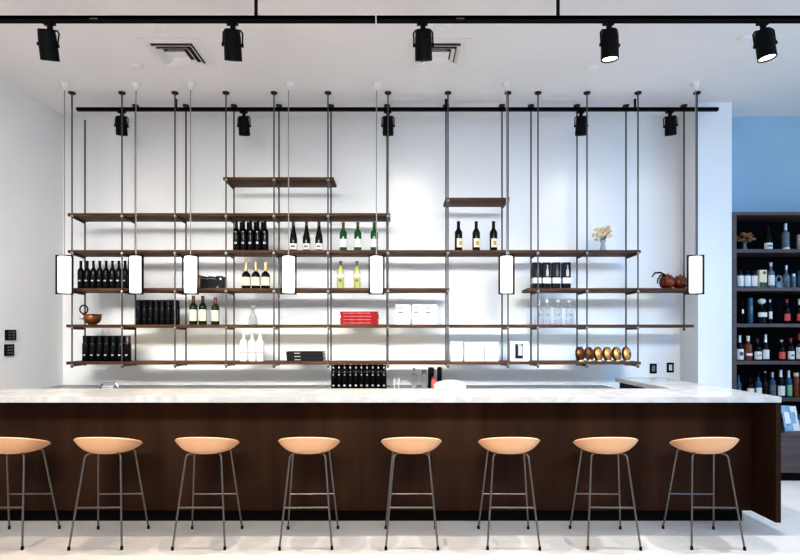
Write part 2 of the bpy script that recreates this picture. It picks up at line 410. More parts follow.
# ------------------------------------------------------------------ bar stools
def superell(a, n): 
    c, s = math.cos(a), math.sin(a)
    return math.copysign(abs(c) ** (2 / n), c), math.copysign(abs(s) ** (2 / n), s)
def shell_bm():
    b = bmesh.new(); NT, NR = 56, 12; rings = []
    for j in range(1, NR + 1):
        r = j / NR; ring = []
        for k in range(NT):
            ex, ey = superell(2 * PI * k / NT, 2.35)
            h = .018 + .124 * ((1 - ey) / 2) ** 1.05
            y = r * ey * .205
            if ey < 0: y -= .012 * r ** 4 * abs(ey)
            ring.append(b.verts.new((r * ex * (.212 - .02 * max(0, ey)), y, .640 + h * (.3 * r ** 2 + .7 * r ** 4.5))))
        rings.append(ring)
    c = b.verts.new((0, 0, .640))
    for k in range(NT): b.faces.new((c, rings[0][k], rings[0][(k + 1) % NT]))
    for a, d in zip(rings, rings[1:]):
        for k in range(NT): b.faces.new((a[k], d[k], d[(k + 1) % NT], a[(k + 1) % NT]))
    bmesh.ops.recalc_face_normals(b, faces=list(b.faces))
    bmesh.ops.solidify(b, geom=list(b.faces), thickness=.013)
    return b
def make_stool():
    t = thing('bar_stool', '', 'bar stool', group='bar stools along the counter')
    obj('seat', shell_bm(), M['shell'], t, ang=60)
    fz, rz_ = .625, .636
    for s in (-1, 1):
        b = bmesh.new()
        f, q = Vector((s * .18, -.215, .012)), Vector((s * .127, -.112, .600))
        tube(b, [f, q, q + Vector((-s * .003, .004, .022)), q + Vector((-s * .012, .012, .036)), q + Vector((-s * .03, .03, .0405)), q + Vector((-s * .07, .07, .038))], .0068, 10)
        l = obj('leg', b, M['steel'], t)
        b = bmesh.new(); lathe(b, [(0, 0), (.010, 0), (.010, .022), (.0078, .026), (0, .026)], 10, Matrix.Translation((f.x, f.y, 0))); obj('glide', b, M['black'], l)
    for s in (-1, 1):
        b = bmesh.new()
        f, q = Vector((s * .19, .215, .012)), Vector((s * .135, .105, .615))
        tube(b, [f, q, q + Vector((-s * .004, -.006, .016)), q + Vector((-s * .02, -.02, .024)), q + Vector((-s * .06, -.06, .022))], .0068, 10)
        l = obj('leg', b, M['steel'], t)
        b = bmesh.new(); lathe(b, [(0, 0), (.010, 0), (.010, .022), (.0078, .026), (0, .026)], 10, Matrix.Translation((f.x, f.y, 0))); obj('glide', b, M['black'], l)
    k = (.28 - .012) / .588
    b = bmesh.new(); tube(b, [(-.18 + .053 * k, -.215 + .103 * k, .28), (.18 - .053 * k, -.215 + .103 * k, .28)], .0065, 8); obj('foot_rail', b, M['steel'], t)
    k = (.283 - .012) / .603
    b = bmesh.new(); tube(b, [(-.19 + .055 * k, .215 - .11 * k, .283), (.19 - .055 * k, .215 - .11 * k, .283)], .0065, 8); obj('foot_rail', b, M['steel'], t)
    return t
st = None
for i, x in enumerate([-2.785, -2.10, -1.383, -.645, .096, .804, 1.504, 2.22]):
    t = make_stool() if st is None else copy_tree(st)
    st = st or t
    t.location = (x, 4.157, 0); t.rotation_euler = (0, 0, [.02, .03, .02, .03, 0, -.02, -.04, -.03][i])
    t['label'] = ('peach shell bar stool cut off by the frame, nearest the switch wall' if i == 0 else
                  f'peach shell bar stool on steel legs, {ORD[i]} from the light-switch wall' if i < 4 else
                  f'peach shell bar stool on steel legs, {ORD[7 - i]} from the open end of the bar')

# ------------------------------------------------------------------ bottles
PROF = {
 'claret': [(.0, 0), (.93, 0), (1, .02), (1, .60), (.96, .645), (.8, .69), (.52, .735), (.42, .77), (.38, .8), (.37, .965), (.43, .97), (.43, 1), (0, 1)],
 'flute': [(.0, 0), (.93, 0), (1, .02), (1, .40), (.95, .47), (.78, .57), (.56, .68), (.44, .78), (.37, .88), (.36, .965), (.44, .97), (.44, 1), (0, 1)],
 'round': [(.0, 0), (.93, 0), (1, .02), (1, .46), (.95, .53), (.8, .59), (.5, .635), (.34, .67), (.31, .72), (.31, .97), (.36, .975), (.36, 1), (0, 1)],
 'spirit': [(.0, 0), (.95, 0), (1, .02), (1, .58), (.96, .63), (.7, .68), (.42, .72), (.36, .76), (.36, .97), (.46, .975), (.46, 1), (0, 1)],
 'square': [(.0, 0), (1, 0), (1, .02), (1, .62), (.95, .66), (.6, .69), (.4, .72), (.38, .97), (.46, .98), (.46, 1), (0, 1)],
 'tall': [(.0, 0), (.95, 0), (1, .02), (1, .93), (.96, .96), (.8, .985), (0, 1)],
 'carafe': [(.0, 0), (.8, 0), (1, .05), (1, .22), (.75, .36), (.42, .5), (.34, .62), (.5, .78), (.62, .86), (.4, .9), (.3, .93), (.42, .97), (.3, 1), (0, 1)],
 'stout': [(.0, 0), (.95, 0), (1, .02), (1, .64), (.97, .68), (.88, .72), (.80, .75), (.80, .985), (.76, 1), (0, 1)],
 'jar': [(.0, 0), (.95, 0), (1, .03), (1, .72), (.9, .78), (.75, .80), (.75, 1), (0, 1)],
}
CACHE = {}
def rad_at(prof, zr):
    for (r0, z0), (r1, z1) in zip(prof, prof[1:]):
        if z0 <= zr <= z1 and z1 > z0: return r0 + (r1 - r0) * (zr - z0) / (z1 - z0)
    return prof[-2][0]
def band(prof, R, H, z0, z1, ha, off):
    zs = sorted({z0, z1} | {z for _, z in prof if z0 < z < z1})
    b = bmesh.new()
    if ha >= PI:
        lathe(b, [(rad_at(prof, z) * R + off, z * H) for z in zs] + ([(0, z1 * H + off)] if z1 >= .999 else []), 20)
    else:
        lathe(b, [(rad_at(prof, z) * R + off, z * H) for z in zs], 12, None, -PI / 2 - ha, -PI / 2 + ha)
    return b
def bottle(kind, R, H, loc, glass, label, cat='bottle', group=None, lab=None, cap=None, ink=None, name='wine_bottle', rz=0, extra=None):
    prof = PROF[kind]; key = (kind, R, H, glass, str(lab), str(cap), str(ink), str(extra))
    if key not in CACHE:
        e = [('body', finish(name, (lambda b: (lathe(b, [(r * R, z * H) for r, z in prof], 20), b)[1])(bmesh.new()), M[glass], ang=50))]
        if lab: e.append(('label', finish('label', band(prof, R, H, lab[0], lab[1], lab[3] if len(lab) > 3 else 1.25, .0012), M[lab[2]])))
        if cap: e.append(('capsule', finish('capsule', band(prof, R, H, cap[0], 1, PI, .0012), M[cap[1]])))
        if ink: e.append(('print', finish('print', band(prof, R, H, ink[0], ink[1], ink[3] if len(ink) > 3 else .6, .002), M[ink[2]])))
        if extra: e.append(('label', finish('label', band(prof, R, H, extra[0], extra[1], extra[3] if len(extra) > 3 else 1.25, .0016), M[extra[2]])))
        CACHE[key] = e
    e = CACHE[key]
    o = link(name, e[0][1], None, loc, (0, 0, rz)); tag(o, label, cat, group)
    par = o
    for n, me in e[1:]:
        c = link(n, me, o)
    return o
BD = 6.13
def bl(px, z, d=BD): return (X(px, d), d, z + .0005)

# -- shelf three: black cluster, three dark, three green, three cream-labelled, vase
def ordn(i, n, frm='from the switch wall'): return f'{ORD[i]} {frm}'
for i in range(5):
    bottle('claret', .037, .325, bl(236.5 + 7.15 * i, S3, 6.09), 'blk_glass', f'black bottle in the clump beneath the topmost shelf, front row, {ORD[i]} from the switch wall', group='clump of black bottles', lab=(.22, .29, 'ink_glint', .35), cap=(.80, 'black'), ink=(.6, .63, 'ink_glint', .25))
for i in range(4):
    bottle('claret', .037, .325, bl(241 + 7.1 * i, S3, 6.175), 'blk_glass', f'black bottle in the clump beneath the topmost shelf, back row, {ORD[i]} from the switch wall', group='clump of black bottles', cap=(.80, 'black'))
for i, px in enumerate((293.5, 306.5, 319)):
    bottle('flute', .041, .325, bl(px, S3), 'dark_glass', ['dark slope-shouldered bottle with low white label, one nearest the black clump', 'dark slope-shouldered bottle with low white label, middle of three', 'dark slope-shouldered bottle with low white label, one nearest the green bottles'][i],
           group='dark bottles with low white labels', lab=(.06, .26, 'label'), cap=(.84, 'brownfoil'), ink=(.13, .19, 'print', .5))
for i, px in enumerate((343.3, 357.8, 374.3)):
    bottle('claret', .040, .315, bl(px, S3), 'green_glass', ['bright green bottle with white label nearest the dark slope-shouldered bottles', 'bright green bottle with white label, middle of three', 'bright green bottle with white label under the end of an empty shelf'][i],
           group='bright green bottles', lab=(.14, .42, 'label'), cap=(.82, 'bronze'), rz=[0, .1, -.35][i])
for i, px in enumerate((458.5, 476.2, 493.5)):
    bottle('claret', .041, .325, bl(px, S3), 'blk_glass', ['dark bottle with cream label turned aside, first of three under the shortest shelf', 'dark bottle with cream emblem label, middle of three under the shortest shelf', 'dark bottle with cream emblem label, nearest a pendant cord under the shortest shelf'][i],
           group='dark bottles with cream labels', lab=(.13, .42, 'cream', 1.0), cap=(.74, 'black'), ink=(.2, .34, 'emblem', .35), rz=[.45, .2, .2][i])
def flowers(loc, s, mats, label, vaseH, seed, glass='vase_glass'):
    rnd = random.Random(seed)
    t = thing('flower_vase', label, 'vase', loc)
    b = bmesh.new(); lathe(b, [(0, 0), (.032 * s, 0), (.036 * s, .01), (.026 * s, vaseH * .45), (.022 * s, vaseH * .7), (.034 * s, vaseH), (.031 * s, vaseH), (.019 * s, vaseH * .7), (.02 * s, vaseH * .4), (0, .012)], 20); obj('vase', b, M[glass], t)
    b = bmesh.new(); heads = []
    for k in range(26):
        a = rnd.uniform(0, 2 * PI); e = rnd.uniform(-.1, 1.4); r = rnd.uniform(.07, .115) * s
        p = Vector((r * math.cos(a) * math.cos(e) * 1.15, r * math.sin(a) * math.cos(e), vaseH + .03 * s + r * math.sin(e))); heads.append(p)
        tube(b, [(0, 0, vaseH * .6), (p.x * .3, p.y * .3, vaseH + .01), p], .0018, 5)
    obj('stems', b, M['stem'], t)
    b = bmesh.new()
    for p in heads:
        for k in range(9):
            a = rnd.uniform(0, 2 * PI); q = p + Vector((rnd.uniform(-1, 1), rnd.uniform(-1, 1), rnd.uniform(-.8, .8))) * .017 * s
            mx = Matrix.Translation(q) @ Matrix.Rotation(a, 4, 'Z') @ Matrix.Rotation(rnd.uniform(-1, 1), 4, 'X') @ Matrix.Diagonal((1, .75, .4, 1))
            bmesh.ops.create_icosphere(b, subdivisions=1, radius=.0165 * s, matrix=mx)
    obj('blossom', b, M[mats], t)
flowers(bl(603, S3, 6.12), 1., 'petal', 'apricot flowers in a small glass vase at the shelf end', .12, 3)

# -- shelf four
for i in range(8):
    bottle('claret', .0325, .30, bl(80.9 + 6.32 * i, S4, 6.11), 'blk_glass', f'plain black bottle between two pendant lamps, {ORD[i]} from the switch wall', group='row of black bottles between two pendants', lab=(.26, .31, 'ink_glint', .4), cap=(.80, 'black'))
def small_book(name, px0, px1, h, m, label, cat='book', group=None, d0=6.07, dep=.16, mark=None, z=S4):
    w = X(px1, d0) - X(px0, d0)
    t = thing(name, label, cat, ((X(px0, d0) + X(px1, d0)) / 2, d0 + dep / 2, z + .0005), group=group)
    bm_ = bmesh.new()
    c = .003 if w > .012 else w * .2
    for q in ((-w / 2, -w / 2 + c, -dep / 2, dep / 2, 0, h), (w / 2 - c, w / 2, -dep / 2, dep / 2, 0, h), (-w / 2 + c, w / 2 - c, -dep / 2, -dep / 2 + .004, 0, h)): box(bm_, *q)
    obj('cover', bm_, M[m], t, smooth=False)
    bx('pages', (-w / 2 + c, w / 2 - c, -dep / 2 + .004, dep / 2 - .004, .004, h - .004), M['pages'], t)
    if mark: bx('spine_mark', (-w * .3, w * .3, -dep / 2 - .0015, -dep / 2, h * mark[0], h * mark[1]), M[mark[2]], t)
small_book('book', 197.2, 199.8, .145, 'orange', 'thin orange book standing beside a pendant lamp', mark=(.3, .7, 'pages'))
for i in range(6):
    small_book('book', 201.2 + 2.42 * i, 203.4 + 2.42 * i, .132 - .003 * (i % 3), 'blackbook', f'slim black book in the tight row beside the orange book, {ORD[i]} from it', group='slim black books in a row', mark=(.8, .84, 'ink_glint'))
for i in range(2):
    small_book('book', 216.1 + 3.1 * i, 218.8 + 3.1 * i, .134, 'blackbook', ['black book with orange foot, ending the slim book row', 'black book with white spine mark, last of the small books'][i], mark=[(.05, .2, 'orange'), (.7, .85, 'label')][i])
for i, px in enumerate((246.2, 255.8, 265.6)):
    bottle('round', .047, .285, bl(px, S4), 'dark_glass', ['gold-necked dark bottle with big cream label, nearest the small books', 'gold-necked dark bottle with big cream label, middle of three', 'gold-necked dark bottle with big cream label, nearest a pendant lamp'][i],
           group='gold-necked bottles', lab=(.12, .44, 'cream'), cap=(.66, 'gold'))
for i, px in enumerate((340.5, 357)):
    bottle('claret', .037, .30, bl(px, S4), 'yellow_glass', ['pale yellow bottle farther from the pendant lamp', 'pale yellow bottle next to the pendant lamp'][i], group='pale yellow bottles', lab=(.42, .52, 'label', 1.1), cap=(.83, 'redbrown'), ink=(.25, .34, 'print', .45), extra=(.45, .49, 'ink_glint', .7))
for i, px in enumerate((537.3, 546.9, 556.8, 567.1)):
    w, h = .081, .278; d0 = 6.06
    t = thing('gift_box', ['tall black box with white band, first of four, behind a front rod', 'tall black box with white band, second from the open gap', 'tall black box with white band, second from the blue-lit end', 'tall black box with white band, last of four toward the pillar'][i], 'box', (X(px, d0), d0 + .045, S4 + .0005), group='black boxes with white bands')
    bx('box_body', (-w / 2, w / 2, -.045, .045, 0, h), M['blackbook'], t, bevel=.002)
    bx('band', (-w / 2 - .001, w / 2 + .001, -.0465, .0465, .055, .115), M['label'], t)
    b = bmesh.new()
    lathe(b, [(0, 0), (.014, 0), (.014, .06), (.006, .085), (.005, .12), (0, .12)], 10, Matrix.Translation((.006, -.046, .13)) @ Matrix.Diagonal((1, .08, 1, 1))); obj('printed_bottle', b, M['ink_glint'] if i % 2 else M['print'], t)
def gourd(px, d, R, H, label, curls, rz=0):
    t = thing('gourd', label, 'gourd', bl(px, S4, d), (0, 0, rz), group='dark red gourds')
    b = bmesh.new(); lathe(b, [(0, .01), (R * .45, 0), (R * .85, H * .16), (R, H * .45), (R * .9, H * .75), (R * .55, H * .95), (R * .2, H), (0, H * .95)], 48, None, rib=.16, ribn=9); obj('body', b, M['gourd'], t)
    b = bmesh.new()
    tube(b, [(0, 0, H * .95), (.005, 0, H * 1.0), (.015, -.005, H * 1.04)], [.012, .009, .006], 8)
    if curls:
        tube(b, [(-R * .3, -.02, H * .93), (-R * 1.1, -.03, H * 1.12), (-R * 1.9, -.03, H * 1.1), (-R * 2.35, -.03, H * .8)], [.010, .010, .009, .006], 8)
        tube(b, [(-R * .5, -.03, H * .85), (-R * 1.1, -.035, H * .95), (-R * 1.5, -.035, H * .68), (-R * 1.6, -.035, H * .35)], [.009, .009, .008, .006], 8)
    obj('stem', b, M['black'], t)
gourd(667, 6.13, .075, .155, 'dark red ribbed gourd with curling black stems near the pillar', True)
gourd(680, 6.17, .072, .150, 'dark red ribbed gourd without curls, nearest the last pendant', False, .4)

# -- shelf five
t = thing('copper_pot', 'small copper pot with a black ring handle and silvery twig', 'pot', bl(92.5, S5, 6.12))
b = bmesh.new(); lathe(b, [(0, .012), (.05, .012), (.075, .03), (.09, .065), (.086, .095), (.1, .108), (.095, .112), (.08, .098), (.08, .06), (.05, .03), (0, .025)], 28); obj('bowl', b, M['oldcopper'], t)
b = bmesh.new(); lathe(b, [(0, 0), (.045, 0), (.04, .012), (0, .013)], 20); obj('foot', b, M['bronze'], t)
b = bmesh.new(); tube(b, [(-.055 + .042 * math.cos(a), -.07, .16 + .044 * math.sin(a)) for a in [2 * PI * k / 24 for k in range(25)]], .0075, 8, cap=False); obj('ring_handle', b, M['black'], t)
b = bmesh.new()
for p in ((-.13, -.03, .10), (-.125, -.05, .075), (-.115, -.01, .125), (-.14, -.02, .06)): tube(b, [(-.08, -.01, .07), ((-.08 + p[0]) / 2, p[1], p[2] * .9), p], [.007, .006, .003], 6)
obj('twig', b, M['silver'], t)
for i in range(7):
    bottle('stout', .031, .262, bl(138.8 + 5.95 * i, S5, 6.08), 'blk_glass', f'short black bottle in the block behind a pendant, front row, {ORD[i]} from the switch wall', group='block of short black bottles', lab=(.2, .27, 'blackbook', .5), cap=(.74, 'blackbook'))
for i in range(7):
    bottle('stout', .031, .262, bl(141.2 + 5.95 * i, S5, 6.155), 'blk_glass', f'short black bottle in the block behind a pendant, back row, {ORD[i]} from the switch wall', group='block of short black bottles', cap=(.74, 'blackbook'))
for i, px in enumerate((193.4, 202.8, 215.4)):
    bottle('claret', .042, .31 if i < 2 else .295, bl(px, S5), 'olive_glass', ['green wine bottle with cream label, nearest the block of black bottles', 'green wine bottle with cream label, middle of three', 'green wine bottle with cream label standing slightly apart'][i],
           group='green wine bottles with cream labels', lab=(.13, .52, 'cream'), cap=(.74, 'redbrown'))
bottle('jar', .026, .085, bl(225, S5, 6.22), 'clear', 'small clear tumbler behind a front rod near the green bottles', 'glass', name='tumbler')
bottle('carafe', .048, .235, bl(253, S5), 'clear', 'clear cut glass decanter standing alone', 'decanter', name='decanter')
def flat_books(px0, px1, z, n, th, m, names, group, mark, d0=6.05, dep=.22):
    for i in range(n):
        j = random.uniform(-.006, .006); w = X(px1, d0) - X(px0, d0)
        t = thing('book', names[i], 'book', ((X(px0, d0) + X(px1, d0)) / 2 + j, d0 + dep / 2, z + .0005 + i * (th + .0004)), group=group)
        c = .003
        b = bmesh.new()
        for q in ((-w / 2, w / 2, -dep / 2, dep / 2, 0, c), (-w / 2, w / 2, -dep / 2, dep / 2, th - c, th), (-w / 2 + .003, w / 2 - .003, -dep / 2 + .006, -dep / 2 + .006 + c, c, th - c)): box(b, *q)
        obj('cover', b, M[m], t, smooth=False)
        bx('pages', (-w / 2 + .004, w / 2 - .004, -dep / 2 + .006 + c, dep / 2 - .004, c, th - c), M['pages'], t)
        bx('spine_title_glint', (w * mark[0], w * mark[1], -dep / 2 + .005, -dep / 2 + .006, th * .38, th * .62), M[mark[2]], t)
flat_books(340.3, 378.7, S5, 4, .0345, 'red', ['red book at the bottom of the red stack', 'red book second from the bottom of the red stack', 'red book second from the top of the red stack', 'red book on top of the red stack'], 'stack of red books', (-.42, .30, 'pinkline'))  # pink lines paint the spine highlights of the red covers
def carton(px0, px1, h, label, marks, z=S5, d0=6.05, dep=.1, ang=0):
    w = X(px1, d0) - X(px0, d0)
    t = thing('carton', label, 'box', ((X(px0, d0) + X(px1, d0)) / 2, d0 + dep / 2, z + .0005), (0, 0, ang), group='white cartons')
    bx('box_body', (-w / 2, w / 2, -dep / 2, dep / 2, 0, h), M['whitebox'], t, bevel=.002)
    for (u0, u1, v0, v1, m) in marks:
        bx('print', (w * (u0 - .5), w * (u1 - .5), -dep / 2 - .001, -dep / 2, h * v0, h * v1), M[m], t)
mk = [(.14, .26, .78, .86, 'print'), (.3, .42, .82, .88, 'print'), (.16, .5, .58, .65, 'print'), (.3, .62, .52, .55, 'ink_glint')]
carton(395.8, 410.2, .212, 'white carton with small dark print, nearest the red books', mk)
carton(412.3, 423.6, .214, 'white carton with small dark print, middle of three', mk)
carton(424.0, 437, .212, 'white carton with small dark print, third from the red books', mk)
for i, px in enumerate((540.2, 547, 557.8, 569.4)):
    bottle('spirit', .040, .265, bl(px + (0 if i else -1.5), S5, 6.13 if i else 6.2), 'frost' if False else 'clear', ['clear bottle behind a front rod, first of four', 'clear bottle with small grey mark, second of four', 'clear bottle with small grey mark, third of four', 'clear bottle with small grey mark, nearest the pillar'][i],
           group='clear bottles', cap=(.9, 'frost'), ink=(.38, .43, 'ink_glint', .4), name='spirit_bottle')

# -- lowest shelf
for i in range(7):
    bottle('stout', .035, .272, bl(85.8 + 7.0 * i, S6, 6.09), 'blk_glass', f'dark bottle on the lowest shelf, front row, {ORD[i]} from the switch wall', group='dark bottles on the lowest shelf', lab=(.22, .27, 'ink_glint', .35), cap=(.70, 'brownfoil' if i == 6 else 'black'))
for i in range(6):
    bottle('stout', .035, .272, bl(89.6 + 6.9 * i, S6, 6.17), 'olive_glass', f'dark bottle on the lowest shelf, back row, {ORD[i]} from the switch wall', group='dark bottles on the lowest shelf', cap=(.70, 'black'))
for i, px in enumerate((243.6, 252.2, 260.2)):
    bottle('claret', .040, .32, bl(px, S6), 'frost', ['frosted white bottle with grey band, nearest the dark bottles', 'frosted white bottle with grey band, middle of three', 'frosted white bottle with grey band, nearest the black books'][i],
           group='frosted white bottles', lab=(.26, .32, 'ink_glint', 1.1), cap=(.8, 'whitebox'), name='spirit_bottle')
flat_books(286.3, 323.5, S6, 3, .0345, 'blackbook', ['black book at the bottom of the black stack', 'black book in the middle of the black stack', 'black book on top of the black stack'], 'stack of black books', (-.28, -.12, 'ink_glint'))
tm = [(.35, .6, .45, .72, 'ink_glint'), (.45, .65, .3, .45, 'ink_glint')]
carton(450.6, 462.6, .212, 'white carton with slanting grey print beside a dark gap', [(.35, .55, .62, .95, 'ink_glint'), (.5, .66, .35, .62, 'ink_glint'), (.62, .75, .1, .35, 'ink_glint')], z=S6)
bx_ = carton
carton(464.5, 484.2, .205, 'widest plain white carton on the lowest shelf', [(.15, .2, .7, .74, 'ink_glint'), (.3, .36, .35, .38, 'ink_glint')], z=S6)
carton(484.8, 498.6, .208, 'white carton with small grey emblem beside a front rod', [(.48, .62, .66, .92, 'ink_glint'), (.45, .7, .54, .58, 'ink_glint')], z=S6)
w0 = 6.05
t = thing('carton', 'white carton with a black bottle-shaped picture', 'box', (X(519.5, w0), w0 + .05, S6 + .0005), group='white cartons')
bx('box_body', (-.098, .098, -.05, .05, 0, .212), M['whitebox'], t, bevel=.002)
bx('print', (-.046, .036, -.0515, -.05, .03, .185), M['blackbook'], t)
bx('print', (-.014, .03, -.053, -.0515, .062, .165), M['ink_glint'], t)
bx('print', (-.02, .02, -.053, -.0515, .17, .178), M['label'], t)
def bowl(px, R, label, m, yaw, lean):
    t = thing('copper_bowl', label, 'bowl', bl(px, S6, 6.13), group='row of upright copper bowls')
    dep = R * .52; n = 26
    mx = Matrix.Translation((0, 0, R * 1.05)) @ Matrix.Rotation(yaw, 4, 'Z') @ Matrix.Rotation(PI / 2 - lean, 4, 'X')
    b = bmesh.new(); lathe(b, [(0, dep), (R * .35, dep * .97), (R * .62, dep * .78), (R * .82, dep * .45), (R * .9, 0), (R * .84, 0), (R * .76, dep * .4), (R * .55, dep * .7), (0, dep * .88)], n, mx); obj('bowl', b, M[m], t)
    b = bmesh.new(); lathe(b, [(R * .84, -.006), (R * .9, .012), (R * .98, .016), (R * 1.05, .006), (R * 1.05, -.008), (R * .84, -.006)], n, mx); obj('rim', b, M['bronze'], t)
    b = bmesh.new(); lathe(b, [(0, dep * .98), (.012, dep * .98), (.016, dep + .008), (.008, dep + .012), (0, dep + .012)], 14, mx); obj('knob', b, M['oldcopper'], t)
    b = bmesh.new(); box(b, -.018, .018, -.05, -.02, 0, .013); obj('foot', b, M['cream'], t, smooth=False)
for i, (px, R, m, yaw) in enumerate([(580, .074, 'oldcopper', .7), (589, .073, 'oldcopper', .66), (598, .073, 'copper', .66), (607.2, .073, 'copper', .66), (616.4, .073, 'copper', .66), (626.2, .073, 'copper', .66)]):
    bowl(px, R, ['dark coppery upright bowl, first of the row', 'dark coppery upright bowl behind a front rod', 'golden copper upright bowl next to the dark ones', 'golden copper upright bowl, fourth along the row', 'golden copper upright bowl, next to last toward the pillar', 'golden copper upright bowl at the shelf end'][i], m, yaw, .1)

# -- on the back counter
for i in range(10):
    bottle('stout', .0285, .262, bl(333.6 + 5.6 * i, BZ, 6.07), 'blk_glass', f'black bottle on the back counter, front row, {ORD[i]} from the switch wall', group='black bottles under the lowest shelf', lab=(.14, .2, 'ink_glint', .35), cap=(.78, 'black'), ink=(.86, .93, 'ink_glint', .35), extra=(.58, .62, 'ink_glint', .2))  # ink and extra bands paint capsule and shoulder highlights; lab is the label
for i in range(9):
    bottle('stout', .0285, .262, bl(336.4 + 5.6 * i, BZ, 6.14), 'blk_glass', f'black bottle on the back counter, back row, {ORD[i]} from the switch wall', group='black bottles under the lowest shelf', cap=(.78, 'black'))
bottle('spirit', .03, .22, bl(414, BZ, 6.2), 'clear', 'clear glass bottle with grey stopper on the back counter', lab=None, cap=(.9, 'steel'), name='spirit_bottle')
bottle('jar', .032, .20, bl(424, BZ, 6.2), 'clear', 'clear glass shaker with dark lid on the back counter', 'shaker', cap=(.80, 'steel'), name='cocktail_shaker')
bottle('tall', .033, .235, bl(431, BZ, 6.17), 'blk_glass', 'tall black canister beside the red tin', 'canister', name='canister')
bottle('tall', .026, .235, bl(439.5, BZ, 6.17), 'blk_glass', 'slimmer tall black canister behind the folded white cloth', 'canister', name='canister')
bottle('jar', .024, .13, bl(433.5, BZ, 6.10), 'redlabel', 'small red tin in front of the black canister', 'tin', cap=(.8, 'redcap'), name='tin')
for i, px in enumerate((394, 398.5)):
    b = bmesh.new(); tube(b, [(0, 0, 0), (.004, 0, .09), (.006, 0, .125)], [.006, .005, .008], 8)
    tag(obj('bar_stick', b, M['pages'], loc=bl(px, BZ, 6.0)), ['pale wooden stick nearest the black bottles on the back counter', 'pale wooden stick nearest the glass bottles on the back counter'][i], 'stick')
b = bmesh.new()
mxs = Matrix.Translation((0, 0, 0)) @ Matrix.Diagonal((1, .55, 1, 1))
lathe(b, [(0, 0), (.165, 0), (.172, .04), (.165, .065), (.13, .088), (.08, .1), (.04, .108), (0, .11)], 32, mxs)
tag(obj('folded_cloth', b, M['cloth'], loc=bl(450, BZ, 5.99)), 'white folded cloth heaped beside the red tin', 'cloth')
t = thing('tap', 'low chrome arched tap over the back counter by the switch wall', 'tap', (X(109, 6.0), 6.0, BZ))
b = bmesh.new(); tube(b, [(-.10, 0, 0), (-.095, 0, .035), (-.08, 0, .06), (-.05, 0, .07), (.06, 0, .07), (.085, 0, .06), (.095, 0, .03), (.096, 0, 0)], .012, 10); obj('spout', b, M['chrome'], t)
b = bmesh.new(); box(b, -.06, .06, -.03, .03, 0, .052); obj('body', b, M['silver'], t, bevel=.006)

# ------------------------------------------------------------------ bottle cabinet in the alcove
UX0, UX1, UD0, UD1 = 3.668, 5.9, 6.25, 6.64
RZ = [2.434, 2.013, 1.616, 1.206, .80]
UT = 2.84
cab = thing('bottle_cabinet', 'tall dark open cabinet of bottles in the blue alcove', 'cabinet', (4.6, 6.44, .49))
def L(x0, x1, y0, y1, z0, z1): return (x0 - 4.6, x1 - 4.6, y0 - 6.44, y1 - 6.44, z0 - .49, z1 - .49)
bx('side_panel', L(UX0, UX0 + .045, UD0, UD1, .49, UT), M['greywood'], cab)
bx('side_panel', L(UX1 - .045, UX1, UD0, UD1, .49, UT), M['greywood'], cab)
bx('top_panel', L(UX0 + .045, UX1 - .045, UD0, UD1, UT - .035, UT), M['greywood'], cab)
bx('back_panel', L(UX0 + .045, UX1 - .045, UD1 - .02, UD1, .49, UT - .035), M['blackpanel'], cab)
for z in RZ: bx('shelf', L(UX0 + .045, UX1 - .045, UD0 + .005, UD1 - .02, z - .038, z), M['greywood'], cab)
low = thing('low_cabinet', 'low grey-brown cabinet beneath the alcove bottle shelves', 'cabinet', (4.6, 6.2, 0))
def L2(x0, x1, y0, y1, z0, z1): return (x0 - 4.6, x1 - 4.6, y0 - 6.2, y1 - 6.2, z0, z1)
bx('top_panel', L2(UX0, UX1, 5.78, UD1, .455, .488), M['greywood'], low)
bx('drawer_front', L2(UX0, 4.75, 5.79, 5.82, .09, .45), M['greywood'], low)
bx('drawer_front', L2(4.756, UX1, 5.79, 5.82, .09, .45), M['greywood'], low)
bx('cabinet_body', L2(UX0, UX1, 5.82, UD1, .09, .455), M['greywood'], low)
bx('toe_kick', L2(UX0, UX1, 5.83, 5.86, 0, .09), M['kick'], low)
AD = 6.36
def ab(px, z): return (X(px, AD), AD, z + .0005)
G = 'bottles in the alcove cabinet'
flowers(ab(744.5, RZ[0]), .8, 'petal_dark', 'dried orange flowers in a glass vase on the cabinet top shelf', .085, 5, 'cool_glass')
